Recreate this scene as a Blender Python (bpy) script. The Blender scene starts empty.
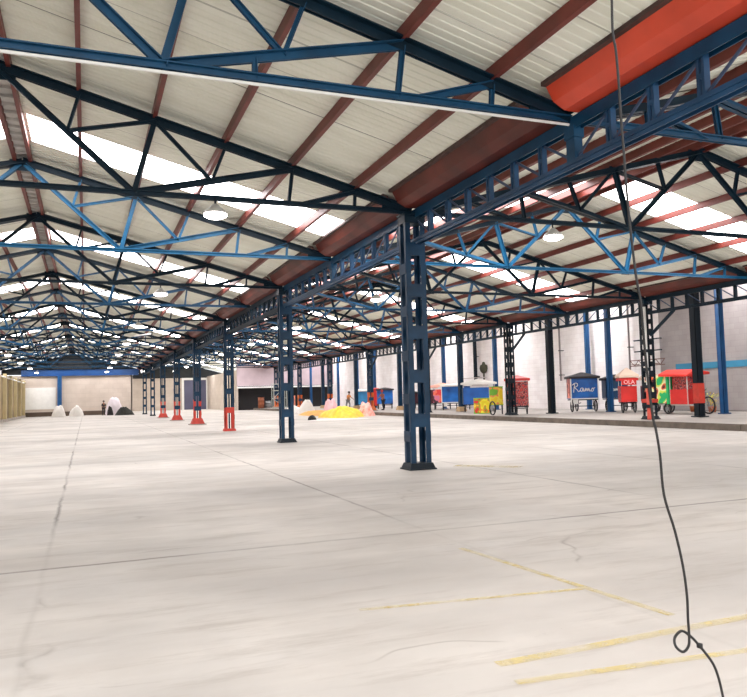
import bpy, bmesh, math, random
from mathutils import Vector, Matrix
random.seed(7)
R = math.radians
C = bpy.context.scene.collection

# ------------------------------------------------------------------ layout
XC, Y1, S, XR, ZR, ZH, XC2 = 6.70, 14.53, 5.694, -1.477, 7.71, 5.56, 23.05
W = XC - XR                       # half span of a bay
XR2 = XC + W
SL = (ZR - ZH) / W                # roof slope
PLAT = 0.24

# ------------------------------------------------------------------ materials
MATS = {}
def lin(c):
    return tuple(((v/255)/12.92 if v/255 <= .04045 else ((v/255+.055)/1.055)**2.4) for v in c) + (1,)
def mat(name, rgb, rough=.6, metal=0, var=.0, vscale=3, spec=.5, emis=None, es=0, rgb2=None, bump=0):
    if name in MATS: return MATS[name]
    m = bpy.data.materials.new(name); m.use_nodes = True
    nt = m.node_tree; b = nt.nodes['Principled BSDF']
    b.inputs['Roughness'].default_value = rough; b.inputs['Metallic'].default_value = metal
    b.inputs['Specular IOR Level'].default_value = spec
    col = lin(rgb)
    tc = nt.nodes.new('ShaderNodeTexCoord')
    no = nt.nodes.new('ShaderNodeTexNoise'); no.inputs['Scale'].default_value = vscale; no.inputs['Detail'].default_value = 5
    nt.links.new(tc.outputs['Object'], no.inputs['Vector'])
    mx = nt.nodes.new('ShaderNodeMix'); mx.data_type = 'RGBA'
    rp = nt.nodes.new('ShaderNodeValToRGB'); rp.color_ramp.elements[0].position = .35; rp.color_ramp.elements[1].position = .7
    nt.links.new(no.outputs['Fac'], rp.inputs['Fac']); nt.links.new(rp.outputs['Color'], mx.inputs['Factor'])
    c2 = lin(rgb2) if rgb2 else tuple(v*(1-var) for v in col[:3]) + (1,)
    mx.inputs[6].default_value = col; mx.inputs[7].default_value = c2
    nt.links.new(mx.outputs[2], b.inputs['Base Color'])
    if bump:
        bu = nt.nodes.new('ShaderNodeBump'); bu.inputs['Strength'].default_value = bump; bu.inputs['Distance'].default_value = .01
        nt.links.new(no.outputs['Fac'], bu.inputs['Height']); nt.links.new(bu.outputs['Normal'], b.inputs['Normal'])
    if emis:
        b.inputs['Emission Color'].default_value = lin(emis); b.inputs['Emission Strength'].default_value = es
    MATS[name] = m
    return m

def floor_material():
    m = bpy.data.materials.new('worn_concrete'); m.use_nodes = True
    nt = m.node_tree; N = nt.nodes; L = nt.links; b = N['Principled BSDF']
    b.inputs['Roughness'].default_value = .55; b.inputs['Specular IOR Level'].default_value = .35
    g = N.new('ShaderNodeNewGeometry'); sep = N.new('ShaderNodeSeparateXYZ'); L.new(g.outputs['Position'], sep.inputs[0])
    def math_(op, a, bb=None, clamp=False):
        n = N.new('ShaderNodeMath'); n.operation = op; n.use_clamp = clamp
        for i, v in enumerate((a, bb)):
            if v is None: continue
            if isinstance(v, (int, float)): n.inputs[i].default_value = v
            else: L.new(v, n.inputs[i])
        return n.outputs[0]
    def noise(scale, det=6, sx=1, sy=1, rough=.6):
        mp = N.new('ShaderNodeMapping'); mp.inputs['Scale'].default_value = (sx, sy, 1); L.new(g.outputs['Position'], mp.inputs[0])
        n = N.new('ShaderNodeTexNoise'); n.inputs['Scale'].default_value = scale; n.inputs['Detail'].default_value = det
        n.inputs['Roughness'].default_value = rough; L.new(mp.outputs[0], n.inputs['Vector']); return n.outputs['Fac']
    def ramp(f, p0, c0, p1, c1):
        r = N.new('ShaderNodeValToRGB'); e = r.color_ramp.elements
        e[0].position = p0; e[0].color = c0; e[1].position = p1; e[1].color = c1; L.new(f, r.inputs[0]); return r.outputs[0]
    def mix(f, a, bb, mode='MIX'):
        n = N.new('ShaderNodeMix'); n.data_type = 'RGBA'; n.blend_type = mode
        for i, v in ((0, f), (6, a), (7, bb)):
            if isinstance(v, (float, int)): n.inputs[i].default_value = v
            elif isinstance(v, tuple): n.inputs[i].default_value = v
            else: L.new(v, n.inputs[i])
        return n.outputs[2]
    k = (0, 0, 0, 1); w = (1, 1, 1, 1)
    base = mix(ramp(noise(.35), .35, k, .7, w), lin((210, 204, 197)), lin((186, 182, 177)))
    base = mix(ramp(noise(1.6, 8, .45, 1.2), .45, k, .75, (.55, .55, .55, 1)), base, lin((176, 168, 160)))
    base = mix(ramp(noise(.16, 4, .6, 1.4), .46, k, .62, (.75, .75, .75, 1)), base, lin((166, 161, 156)))
    # fine scuffs stretched across the hall
    base = mix(ramp(noise(1.6, 10, .3, 1.8, .72), .52, k, .72, (.62, .62, .62, 1)), base, lin((150, 140, 131)))
    # dark little spots
    base = mix(ramp(noise(9, 6, 1, 1, .7), .68, k, .78, (.55, .55, .55, 1)), base, lin((120, 106, 96)))
    # slab joints, broken by noise
    X, Y = sep.outputs[0], sep.outputs[1]
    wob = math_('MULTIPLY', math_('SUBTRACT', noise(1.2), .5), .10)
    def joint(co, off, per, wd, br):
        t = math_('ADD', math_('SUBTRACT', co, off), wob)
        t = math_('DIVIDE', t, per); t = math_('SUBTRACT', t, math_('ROUND', t)); t = math_('ABSOLUTE', math_('MULTIPLY', t, per))
        ln = math_('SUBTRACT', 1.0, math_('DIVIDE', t, wd), True)
        return math_('MULTIPLY', ln, br)
    br1 = ramp(noise(.5, 5, 1, .6), .40, (.25, .25, .25, 1), .56, w)
    br2 = ramp(noise(.6, 5, .6, 1), .44, (.35, .35, .35, 1), .56, w)
    fade = math_('ADD', math_('MULTIPLY', math_('SUBTRACT', Y, 8.5), .4, True), .18, True)
    j = math_('ADD', math_('MULTIPLY', joint(X, -.38, 4.1, .04, br1), fade), joint(Y, 7.95, 13.0, .05, br2), True)
    base = mix(math_('MULTIPLY', j, .85), base, lin((96, 88, 80)))
    # hairline cracks
    v = N.new('ShaderNodeTexVoronoi'); v.feature = 'DISTANCE_TO_EDGE'; v.inputs['Scale'].default_value = .28
    mpv = N.new('ShaderNodeMapping'); mpv.inputs['Scale'].default_value = (.6, 1.3, 1)
    nz = N.new('ShaderNodeTexNoise'); nz.inputs['Scale'].default_value = .9; L.new(g.outputs['Position'], nz.inputs['Vector'])
    ad = N.new('ShaderNodeVectorMath'); ad.operation = 'ADD'; L.new(g.outputs['Position'], ad.inputs[0]); L.new(nz.outputs['Color'], ad.inputs[1])
    L.new(ad.outputs[0], mpv.inputs[0]); L.new(mpv.outputs[0], v.inputs['Vector'])
    cr = ramp(v.outputs['Distance'], 0.0, w, .006, k)
    cr = math_('MULTIPLY', cr, ramp(noise(.7), .5, k, .62, w))
    base = mix(math_('MULTIPLY', cr, .45), base, lin((110, 98, 88)))
    L.new(base, b.inputs['Base Color'])
    bu = N.new('ShaderNodeBump'); bu.inputs['Strength'].default_value = .25; bu.inputs['Distance'].default_value = .01
    L.new(noise(6, 8), bu.inputs['Height']); L.new(bu.outputs[0], b.inputs['Normal'])
    L.new(ramp(noise(.8, 5), .3, (.42,)*3+(1,), .7, (.7,)*3+(1,)), b.inputs['Roughness'])
    return m

def roof_material():
    m = bpy.data.materials.new('white_roof_sheet'); m.use_nodes = True
    nt = m.node_tree; N = nt.nodes; L = nt.links; b = N['Principled BSDF']; b.inputs['Roughness'].default_value = .5
    g = N.new('ShaderNodeNewGeometry'); sep = N.new('ShaderNodeSeparateXYZ'); L.new(g.outputs['Position'], sep.inputs[0])
    def math_(op, a, bb=None):
        n = N.new('ShaderNodeMath'); n.operation = op
        for i, v in enumerate((a, bb)):
            if v is None: continue
            if isinstance(v, (int, float)): n.inputs[i].default_value = v
            else: L.new(v, n.inputs[i])
        return n.outputs[0]
    f = math_('FRACT', math_('MULTIPLY', sep.outputs[1], 1/1.02))
    ln = math_('LESS_THAN', f, .028)
    f2 = math_('FRACT', math_('MULTIPLY', sep.outputs[1], 1/3.06))
    ln2 = math_('LESS_THAN', f2, .014)
    n = N.new('ShaderNodeTexNoise'); n.inputs['Scale'].default_value = .9; n.inputs['Detail'].default_value = 6
    mp = N.new('ShaderNodeMapping'); mp.inputs['Scale'].default_value = (.5, 2.5, 1); L.new(g.outputs['Position'], mp.inputs[0]); L.new(mp.outputs[0], n.inputs['Vector'])
    r = N.new('ShaderNodeValToRGB'); e = r.color_ramp.elements
    e[0].position = .3; e[0].color = lin((244, 246, 234)); e[1].position = .75; e[1].color = lin((226, 228, 212)); L.new(n.outputs['Fac'], r.inputs[0])
    def mix(fa, a, c, s):
        x = N.new('ShaderNodeMix'); x.data_type = 'RGBA'; L.new(math_('MULTIPLY', fa, s), x.inputs[0]); L.new(a, x.inputs[6]); x.inputs[7].default_value = c; return x.outputs[2]
    o = mix(ln, r.outputs[0], lin((150, 150, 140)), .6); o = mix(ln2, o, lin((70, 60, 55)), .8)
    L.new(o, b.inputs['Base Color'])
    return m

def block_material(name, c1, c2, mortar, scale=1.0):
    m = bpy.data.materials.new(name); m.use_nodes = True
    nt = m.node_tree; N = nt.nodes; L = nt.links; b = N['Principled BSDF']; b.inputs['Roughness'].default_value = .8
    g = N.new('ShaderNodeNewGeometry'); sep = N.new('ShaderNodeSeparateXYZ'); L.new(g.outputs['Position'], sep.inputs[0])
    ad = N.new('ShaderNodeMath'); ad.operation = 'ADD'; L.new(sep.outputs[0], ad.inputs[0]); L.new(sep.outputs[1], ad.inputs[1])
    cm = N.new('ShaderNodeCombineXYZ'); L.new(ad.outputs[0], cm.inputs[0]); L.new(sep.outputs[2], cm.inputs[1])
    br = N.new('ShaderNodeTexBrick'); br.inputs['Scale'].default_value = scale
    br.inputs['Brick Width'].default_value = 1.0; br.inputs['Row Height'].default_value = .5; br.inputs['Mortar Size'].default_value = .015
    br.inputs['Color1'].default_value = lin(c1); br.inputs['Color2'].default_value = lin(c2); br.inputs['Mortar'].default_value = lin(mortar)
    L.new(cm.outputs[0], br.inputs['Vector'])
    n = N.new('ShaderNodeTexNoise'); n.inputs['Scale'].default_value = .7; n.inputs['Detail'].default_value = 6; L.new(g.outputs['Position'], n.inputs['Vector'])
    x = N.new('ShaderNodeMix'); x.data_type = 'RGBA'; x.blend_type = 'MULTIPLY'; x.inputs[0].default_value = .5
    r = N.new('ShaderNodeValToRGB'); r.color_ramp.elements[0].position = .3; r.color_ramp.elements[0].color = (.72, .7, .68, 1); r.color_ramp.elements[1].position = .65
    L.new(n.outputs['Fac'], r.inputs[0]); L.new(br.outputs['Color'], x.inputs[6]); L.new(r.outputs[0], x.inputs[7]); L.new(x.outputs[2], b.inputs['Base Color'])
    return m

def advert_material(name, cols, scale=1.6, seed=0):
    m = bpy.data.materials.new(name); m.use_nodes = True
    nt = m.node_tree; N = nt.nodes; L = nt.links; b = N['Principled BSDF']; b.inputs['Roughness'].default_value = .45
    tc = N.new('ShaderNodeTexCoord'); mp = N.new('ShaderNodeMapping'); mp.inputs['Location'].default_value = (seed*3.1, seed*1.7, seed)
    L.new(tc.outputs['Object'], mp.inputs[0])
    n = N.new('ShaderNodeTexNoise'); n.inputs['Scale'].default_value = scale; n.inputs['Detail'].default_value = 1.5; L.new(mp.outputs[0], n.inputs['Vector'])
    r = N.new('ShaderNodeValToRGB'); r.color_ramp.interpolation = 'CONSTANT'; e = r.color_ramp.elements
    while len(e) < len(cols): e.new(.5)
    for i, c in enumerate(cols):
        e[i].position = 0 if i == 0 else .34 + .32*(i/len(cols)); e[i].color = lin(c)
    L.new(n.outputs['Fac'], r.inputs[0]); L.new(r.outputs[0], b.inputs['Base Color'])
    return m

def worn_paint(name, rgb):
    m = mat(name, rgb, .6)
    nt = m.node_tree; N = nt.nodes; L = nt.links; b = N['Principled BSDF']
    g = N.new('ShaderNodeNewGeometry'); n = N.new('ShaderNodeTexNoise'); n.inputs['Scale'].default_value = 3.2; n.inputs['Detail'].default_value = 8
    n.inputs['Roughness'].default_value = .75
    L.new(g.outputs['Position'], n.inputs['Vector'])
    r = N.new('ShaderNodeValToRGB'); r.color_ramp.elements[0].position = .36; r.color_ramp.elements[0].color = (.1, .1, .1, 1)
    r.color_ramp.elements[1].position = .66; r.color_ramp.elements[1].color = (.55, .55, .55, 1)
    L.new(n.outputs['Fac'], r.inputs[0]); L.new(r.outputs[0], b.inputs['Alpha'])
    return m

M_DARK = mat('dark_teal_steel', (14, 42, 58), .45, 0, .45, 2, spec=.25)
M_MID = mat('blue_steel', (22, 74, 108), .42, 0, .4, 2, spec=.3)
M_BRI = mat('bright_blue_steel', (30, 104, 146), .42, 0, .35, 2, spec=.3)
M_COL = mat('navy_column_paint', (16, 60, 92), .42, 0, .6, 1.5, spec=.3)
M_COLD = mat('dark_column_paint', (14, 30, 42), .45, 0, .3, 2, spec=.25)
M_BLUE = mat('blue_post_paint', (20, 88, 146), .5, 0, .3, 2)
M_RUST = mat('red_oxide_steel', (118, 48, 38), .5, 0, .4, 1.5)
M_GUTLIT = mat('lit_orange_gutter', (232, 84, 56), .4, 0, .25, 1.2)  # gutter brown brightened to orange; strong light put into the colour
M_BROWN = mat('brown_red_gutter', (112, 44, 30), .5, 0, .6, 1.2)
M_FLASH = mat('dark_flashing', (84, 62, 58), .6, 0, .5, 4)
M_LACE = mat('grey_blue_lacing', (74, 92, 122), .5, 0, .3, 3, spec=.3)
M_GIRD = mat('grey_blue_chord', (44, 84, 122), .42, 0, .45, 1.5, spec=.35)
M_RED = mat('red_safety_paint', (216, 62, 46), .5, 0, .3, 3)
M_ORED = mat('orange_safety_paint', (224, 110, 40), .5, 0, .3, 3)
M_BLACK = mat('black_rubber', (22, 22, 24), .6, 0, .2, 5)
M_STEEL = mat('grey_steel', (150, 152, 154), .4, .6, .2, 4)
M_WHITE = mat('white_paint', (236, 236, 232), .5, 0, .08, 3)
M_CONC = mat('rough_concrete', (168, 160, 150), .85, 0, .35, 1.5, bump=.4)
M_KERB = mat('kerb_concrete', (120, 110, 100), .9, 0, .4, 2.5, bump=.5)
M_PLAT = mat('platform_concrete', (178, 172, 166), .75, 0, .2, .8)
M_SKY = mat('skylight_sheet', (250, 250, 252), .5, emis=(255, 252, 253), es=9.0)
M_LAMP = mat('lamp_glow', (255, 255, 255), .5, emis=(255, 250, 245), es=14)
M_CABLE = mat('black_cable', (40, 38, 38), .55, 0, .3, 20)
M_FLOOR = floor_material(); M_ROOF = roof_material()
M_WALLW = block_material('white_block_wall', (250, 246, 246), (244, 238, 238), (232, 226, 226), 1.6)
M_WALLG = block_material('grey_block_wall', (172, 166, 166), (166, 160, 160), (158, 152, 152), 1.6)
M_TAN = mat('tan_wall', (146, 128, 94), .85, 0, .3, .8)
M_ENDW = block_material('beige_end_wall', (208, 196, 184), (203, 190, 178), (196, 184, 172), .9)
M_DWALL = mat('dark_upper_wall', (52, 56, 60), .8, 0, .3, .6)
M_YEL = worn_paint('faded_yellow_paint', (230, 208, 122))

# ------------------------------------------------------------------ mesh builder
class MB:
    def __init__(s): s.v = []; s.f = []; s.mi = []; s.cur = 0
    def add(s, vs, fs):
        o = len(s.v); s.v += [tuple(v) for v in vs]; s.f += [tuple(i+o for i in f) for f in fs]; s.mi += [s.cur]*len(fs); return s
    def box(s, x0, x1, y0, y1, z0, z1):
        return s.add([(x0,y0,z0),(x1,y0,z0),(x1,y1,z0),(x0,y1,z0),(x0,y0,z1),(x1,y0,z1),(x1,y1,z1),(x0,y1,z1)],
                     [(0,3,2,1),(4,5,6,7),(0,1,5,4),(1,2,6,5),(2,3,7,6),(3,0,4,7)])
    def frustum(s, x, y, hx0, hy0, hx1, hy1, z0, z1):
        return s.add([(x-hx0,y-hy0,z0),(x+hx0,y-hy0,z0),(x+hx0,y+hy0,z0),(x-hx0,y+hy0,z0),(x-hx1,y-hy1,z1),(x+hx1,y-hy1,z1),(x+hx1,y+hy1,z1),(x-hx1,y+hy1,z1)],
                     [(0,3,2,1),(4,5,6,7),(0,1,5,4),(1,2,6,5),(2,3,7,6),(3,0,4,7)])
    def beam(s, p, q, w, h, up=(0,0,1)):
        p = Vector(p); q = Vector(q); d = (q-p).normalized(); u = Vector(up)
        if abs(d.dot(u)) > .98: u = Vector((0,1,0))
        a = d.cross(u).normalized(); b = a.cross(d).normalized()
        vs = [P + a*(i*w/2) + b*(j*h/2) for P in (p, q) for i, j in ((-1,-1),(1,-1),(1,1),(-1,1))]
        return s.add(vs, [(0,1,2,3),(7,6,5,4),(0,4,5,1),(1,5,6,2),(2,6,7,3),(3,7,4,0)])
    def angle_beam(s, p, q, w, t=.02, gap=.04, up=(0,1,0)):
        # double-angle section: two L profiles back to back either side of a gusset
        p = Vector(p); q = Vector(q); d = (q-p).normalized(); b = Vector(up); a = d.cross(b).normalized()
        for sg in (-1, 1):
            o = b*(sg*(gap/2+t/2)); s.beam(p+o, q+o, w, t, up)
            o2 = b*(sg*(gap/2+w*.4)) + a*(w/2-t/2); s.beam(p+o2, q+o2, t, w*.8, up)
        return s
    def cyl(s, p, q, r, n=10, r2=None):
        p = Vector(p); q = Vector(q); d = (q-p).normalized(); u = Vector((0,0,1)) if abs(d.z) < .9 else Vector((1,0,0))
        a = d.cross(u).normalized(); b = a.cross(d); r2 = r if r2 is None else r2
        vs = [p + (a*math.cos(t)+b*math.sin(t))*r for t in [2*math.pi*i/n for i in range(n)]] + \
             [q + (a*math.cos(t)+b*math.sin(t))*r2 for t in [2*math.pi*i/n for i in range(n)]]
        return s.add(vs, [(i,(i+1)%n,n+(i+1)%n,n+i) for i in range(n)] + [tuple(range(n-1,-1,-1)), tuple(range(n,2*n))])
    def tube(s, pts, r, n=8):
        pts = [Vector(p) for p in pts]; vs = []; u = Vector((.3,.9,.2))
        for i, p in enumerate(pts):
            d = (pts[min(i+1,len(pts)-1)]-pts[max(i-1,0)]).normalized()
            a = d.cross(u).normalized(); b = a.cross(d).normalized()
            vs += [p+(a*math.cos(2*math.pi*k/n)+b*math.sin(2*math.pi*k/n))*r for k in range(n)]
        fs = [(i*n+k, i*n+(k+1)%n, (i+1)*n+(k+1)%n, (i+1)*n+k) for i in range(len(pts)-1) for k in range(n)]
        fs += [tuple(range(n-1,-1,-1)), tuple(range((len(pts)-1)*n, len(pts)*n))]
        return s.add(vs, fs)
    def torus(s, c, R_, r, axis='y', n=24, m=8):
        c = Vector(c); vs = []
        for i in range(n):
            t = 2*math.pi*i/n
            for k in range(m):
                ph = 2*math.pi*k/m; rr = R_ + r*math.cos(ph); o = r*math.sin(ph)
                vs.append(c + (Vector((rr*math.cos(t), o, rr*math.sin(t))) if axis == 'y' else Vector((o, rr*math.cos(t), rr*math.sin(t)))))
        return s.add(vs, [(i*m+k, i*m+(k+1)%m, ((i+1)%n)*m+(k+1)%m, ((i+1)%n)*m+k) for i in range(n) for k in range(m)])
    def lathe(s, prof, n=16, c=(0,0,0)):
        vs = [(c[0]+r*math.cos(2*math.pi*i/n), c[1]+r*math.sin(2*math.pi*i/n), c[2]+z) for r, z in prof for i in range(n)]
        return s.add(vs, [(j*n+i, j*n+(i+1)%n, (j+1)*n+(i+1)%n, (j+1)*n+i) for j in range(len(prof)-1) for i in range(n)])
    def build(s, name, m, parent=None, smooth=False):
        me = bpy.data.meshes.new(name); me.from_pydata(s.v, [], s.f)
        ms = m if isinstance(m, (list, tuple)) else [m]
        for x in ms: me.materials.append(x)
        for i, p in enumerate(me.polygons): p.material_index = s.mi[i]; p.use_smooth = smooth
        bm = bmesh.new(); bm.from_mesh(me); bmesh.ops.recalc_face_normals(bm, faces=bm.faces); bm.to_mesh(me); bm.free()
        o = bpy.data.objects.new(name, me); C.objects.link(o)
        if parent: o.parent = parent
        return o

def tag(o, label, cat, group=None, kind=None):
    if label: o['label'] = label
    if cat: o['category'] = cat
    if group: o['group'] = group
    if kind: o['kind'] = kind
    return o
def thing(name, label, cat, loc=(0,0,0), rz=0, group=None):
    o = bpy.data.objects.new(name, None); C.objects.link(o); o.location = loc; o.rotation_euler = (0,0,rz)
    o.empty_display_size = .2
    return tag(o, label, cat, group)
def struct(o, label=None, cat=None):
    o['kind'] = 'structure'
    if label: o['label'] = label; o['category'] = cat
    return o
def dup(root, loc, rz=None, label=None, group=None):
    r = root.copy(); C.objects.link(r); r.location = loc
    if rz is not None: r.rotation_euler = (0,0,rz)
    if label: r['label'] = label
    if group: r['group'] = group
    for ch in list(root.children):
        c = ch.copy(); C.objects.link(c); c.parent = r
        for g in ch.children:
            d = g.copy(); C.objects.link(d); d.parent = c
    return r
ORD = ['first','second','third','fourth','fifth','sixth','seventh','eighth','ninth','tenth','eleventh','twelfth','thirteenth','fourteenth',
       'fifteenth','sixteenth','seventeenth','eighteenth','nineteenth','twentieth','twenty-first','twenty-second']

# ------------------------------------------------------------------ setting
YN, YF = -4.0, 101.0
o = MB().box(-9.9, 21.5, YN, 128, -.2, 0).build('floor', M_FLOOR); struct(o, 'wide pale worn concrete warehouse floor with slab joints', 'floor')
# raised platform along the right side
o = MB().box(21.62, 33.2, YN, YF, -.2, PLAT-.02).build('floor_platform', M_PLAT)
o.name = 'floor.001'; struct(o, 'raised concrete platform floor along the right wall', 'floor')
mb = MB()
y = YN
while y < YF:
    mb.box(21.46, 21.66, y, min(y+5.9, YF), -.2, PLAT); y += 5.93
o = mb.build('trim_1', M_KERB); struct(o, 'rough concrete kerb edging the raised platform', 'kerb')

def roof_slope(idx, xa, za, xb, zb, y0, y1, skys, label):
    """corrugated sheet from ridge (xa) to eaves (xb), open where the skylight sheets lie"""
    mb = MB(); p = .17; t = .014
    def sheet(u0, u1, ya, yb):
        n = max(1, int((yb-ya)/p)); st = (yb-ya)/n; vs = []; fs = []
        prof = []
        for i in range(n):
            yy = ya+i*st; prof += [(yy, 0), (yy+st*.62, 0), (yy+st*.7, t), (yy+st*.92, t)]
        prof.append((yb, 0))
        for (yy, dz) in prof:
            for u in (u0, u1): vs.append((xa+(xb-xa)*u, yy, za+(zb-za)*u+dz))
        for i in range(len(prof)-1): fs.append((2*i, 2*i+1, 2*i+3, 2*i+2))
        mb.add(vs, fs)
    cur = y0
    for (a, b) in skys:
        if a < cur: continue
        if b > y1: break
        sheet(0, 1, cur, a); sheet(0, .035, a, b); sheet(.965, 1, a, b); cur = b
    sheet(0, 1, cur, y1)
    o = mb.build('ceiling', M_ROOF); struct(o, label, 'roof')
    return o
SKY = [(.9, 2.5)] + [(Y1+2.75+2*S*k, Y1+4.55+2*S*k) for k in range(0, 10)]  # leading strip is added out of view to brighten the near floor
ROFF = .25
zr, zh = ZR+ROFF, ZH+ROFF
YR0 = YN
roof_slope(1, XR, zr, XR-W, zh, YR0, YF, SKY, 'white corrugated roof, left slope of the left bay')
roof_slope(2, XR, zr, XC-.02, zh+.005, YR0, YF, SKY, 'white corrugated roof, right slope of the left bay')
roof_slope(3, XR2, zr, XC+.02, zh+.005, YR0, 128, SKY, 'white corrugated roof, left slope of the right bay')
roof_slope(4, XR2, zr, XR2+W-.02, zh+.005, YR0, 128, SKY, 'white corrugated roof, right slope of the right bay')
roof_slope(5, 33.2, zh+2.3, XR2+W+.02, zh+.01, YR0, YF, SKY, 'white corrugated lean-to roof above the platform')
wn = [0]
def skylight(xa, za, xb, zb, a, b, lab):
    wn[0] += 1; mb = MB(); n = 10; st = (b-a)/n
    vs = []; fs = []
    for i in range(n+1):
        for u in (.035, .965): vs.append((xa+(xb-xa)*u, a+i*st, za+(zb-za)*u + (.02 if i % 2 else 0)))
    for i in range(n): fs.append((2*i, 2*i+1, 2*i+3, 2*i+2))
    mb.add(vs, fs); o = mb.build('window_%d' % wn[0], M_SKY); struct(o, lab, 'skylight')
for k, (a, b) in enumerate(SKY):
    q = ORD[k]
    if b > YF:
        if b < 128:  # strips added past the far wall to brighten the door area
            skylight(XR2, zr, XC, zh, a, b, 'added glowing roof strip, %s from the near end, left slope of right bay' % q)
            skylight(XR2, zr, XR2+W, zh, a, b, 'added glowing roof strip, %s from the near end, right slope of right bay' % q)
        continue
    skylight(XR, zr, XR-W, zh, a, b, 'glowing translucent skylight strip, %s from the near end, left slope of left bay' % q)
    skylight(XR, zr, XC, zh, a, b, 'glowing translucent skylight strip, %s from the near end, right slope of left bay' % q)
    skylight(XR2, zr, XC, zh, a, b, 'added glowing roof strip, %s from the near end, left slope of right bay' % q)
    skylight(XR2, zr, XR2+W, zh, a, b, 'added glowing roof strip, %s from the near end, right slope of right bay' % q)
    skylight(33.2, zh+2.3, XR2+W, zh, a, b, 'added glowing roof strip, %s from the near end, lean-to roof' % q)  # lean-to strips are added to brighten the white wall
# walls
def wall(name, m, lab, *boxes):
    mb = MB()
    for b in boxes: mb.box(*b)
    return struct(mb.build(name, m), lab, 'wall')
wl = wall('wall_left', M_TAN, 'low tan plastered wall on the left', (-7.5, -7.2, YN, YF, 0, 4.35))
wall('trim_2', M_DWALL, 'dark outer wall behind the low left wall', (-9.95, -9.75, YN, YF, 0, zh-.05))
wall('wall_far', M_ENDW, 'beige blockwork wall closing the far end of the left bay', (-9.75, 5.6, YF-.4, YF-.2, 0, 5.1))
def gable(name, m, lab, xc, w, y, z0):
    mb = MB(); zt = zr-.06; ze = zh-.06
    vs = [(xc-w, y, z0), (xc+w, y, z0), (xc+w, y, ze), (xc, y, zt), (xc-w, y, ze)]; vs += [(a_, y+.15, c_) for a_, _, c_ in vs]
    mb.add(vs, [(0,1,2,3,4), (9,8,7,6,5), (0,5,6,1), (1,6,7,2), (2,7,8,3), (3,8,9,4), (4,9,5,0)])
    return struct(mb.build(name, m), lab, 'wall')
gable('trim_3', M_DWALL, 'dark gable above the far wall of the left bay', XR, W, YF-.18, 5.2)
M_LAV = mat('lavender_wall', (196, 178, 184), .8, 0, .25, .5)
wall('trim_4', M_LAV, 'pale pinkish upper wall at the far end of the right bay', (19.2, 33, YF-.3, YF-.1, 3.3, 8.0))
wall('trim_5', mat('bay_shade', (30, 28, 30), .9, 0, .4, .8), 'dark sheet painting the shade in the open bays below the pale upper wall', (19.2, 33, YF+.6, YF+.8, 0, 3.3))  # solid sheet, its dark colour stands in for the unlit interior
wall('trim_6', M_WHITE, 'white rail over the dark bays at the far end', (19.2, 33, YF-.4, YF-.25, 3.0, 3.2))
wall('wall_back', M_ENDW, 'pale wall at the very back of the right bay', (5.6, 19.6, 127.6, 127.8, 0, 5.3), (5.45, 5.65, YF-.4, 127.8, 0, 5.5), (19.2, 19.4, YF, 127.8, 0, 5.5))
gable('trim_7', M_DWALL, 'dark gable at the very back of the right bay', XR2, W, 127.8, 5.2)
d = MB().box(15.4, 19.0, 127.3, 127.5, .0, 4.9).build('door_1', mat('purple_grey_door', (96, 96, 122), .6, 0, .2, .5)); struct(d, 'large purple-grey warehouse door in a white frame', 'door')
fr = MB().box(15.0, 15.35, 127.2, 127.5, 0, 5.3).box(19.0, 19.3, 127.2, 127.5, 0, 5.3).box(15.35, 19.0, 127.2, 127.5, 4.95, 5.3).build('door_frame', M_WHITE, d)
# right wall: grey near part with a blue stripe, white further on
wall('wall_right', M_WALLW, 'white painted blockwork wall behind the carts', (33, 33.25, 35.9, YF, 0, zh+2.3))
wall('wall_right.001', M_WALLG, 'grey blockwork wall with blue band at the right', (32.9, 33.25, YN, 35.9, .25, zh+2.3))
wall('gap_strip_right', mat('gap_shade', (50, 48, 48), .9), 'dark strip painting the shaded gap along the foot of the grey wall', (32.95, 33.2, YN, 35.9, .2, .75))  # solid strip coloured dark for the shade in the gap
wall('trim_8', mat('blue_band', (60, 142, 180), .6, 0, .15, 1), 'blue painted band on the grey wall', (32.84, 32.92, YN, 34.6, 2.62, 2.98))
# end beam of the left bay
mb = MB()
mb.box(-7.4, 6.4, YF-.75, YF-.5, 5.0, 5.12).box(-7.4, 6.4, YF-.75, YF-.5, 5.72, 5.85).box(-7.4, 6.4, YF-.66, YF-.6, 5.1, 5.75)
tag(mb.build('end_beam', mat('end_beam_blue', (18, 76, 140), .5, 0, .3, 1)), 'long bright blue beam across the far wall top', 'beam')
def ipost(name, x, y, z0, z1, w, m, label, group=None, foot=None, red=None):
    t = thing(name, label, 'post', (x, y, z0), 0, group)
    H = z1-z0
    MB().box(-w/2, w/2, -w/2, -w/2+.03, 0, H).box(-w/2, w/2, w/2-.03, w/2, 0, H).box(-.02, .02, -w/2, w/2, 0, H)\
        .box(-w/2, -w/2+.02, -w/2, w/2, 0, H).build('shaft', m, t)
    MB().box(-w*.85, w*.85, -w*.75, w*.75, 0, .05).build('base_plate', m, t)
    if red: MB().box(-w/2-.012, w/2+.012, -w/2-.012, w/2+.012, red[0], red[1]).build('red_band', M_RED, t)
    if foot: MB().frustum(0, 0, w*.95, w*.95, w*.7, w*.7, 0, foot).build('footing', mat('tan_concrete', (196, 166, 128), .9, 0, .2, 4), t)
    return t
ipost('end_post', -3.05, YF-.63, 0, 5.0, .5, M_BLUE, 'blue steel post in front of far beige wall')
wall('trim_9', M_WHITE, 'pale lower panel on the far wall left of the blue post', (-7.0, -3.5, YF-.46, YF-.41, .9, 3.6))
wall('wall_far_band', mat('dark_band', (92, 78, 66), .9, 0, .3, 1), 'dark band at the foot of the far wall', (-7.2, 5.2, YF-.45, YF-.4, 0, .55))  # thin band, darker than the wall above
wall('baseboard_left', M_CONC, 'low concrete plinth at the foot of the left wall', (-7.2, -6.9, YN, YF-.5, 0, .25))
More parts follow.
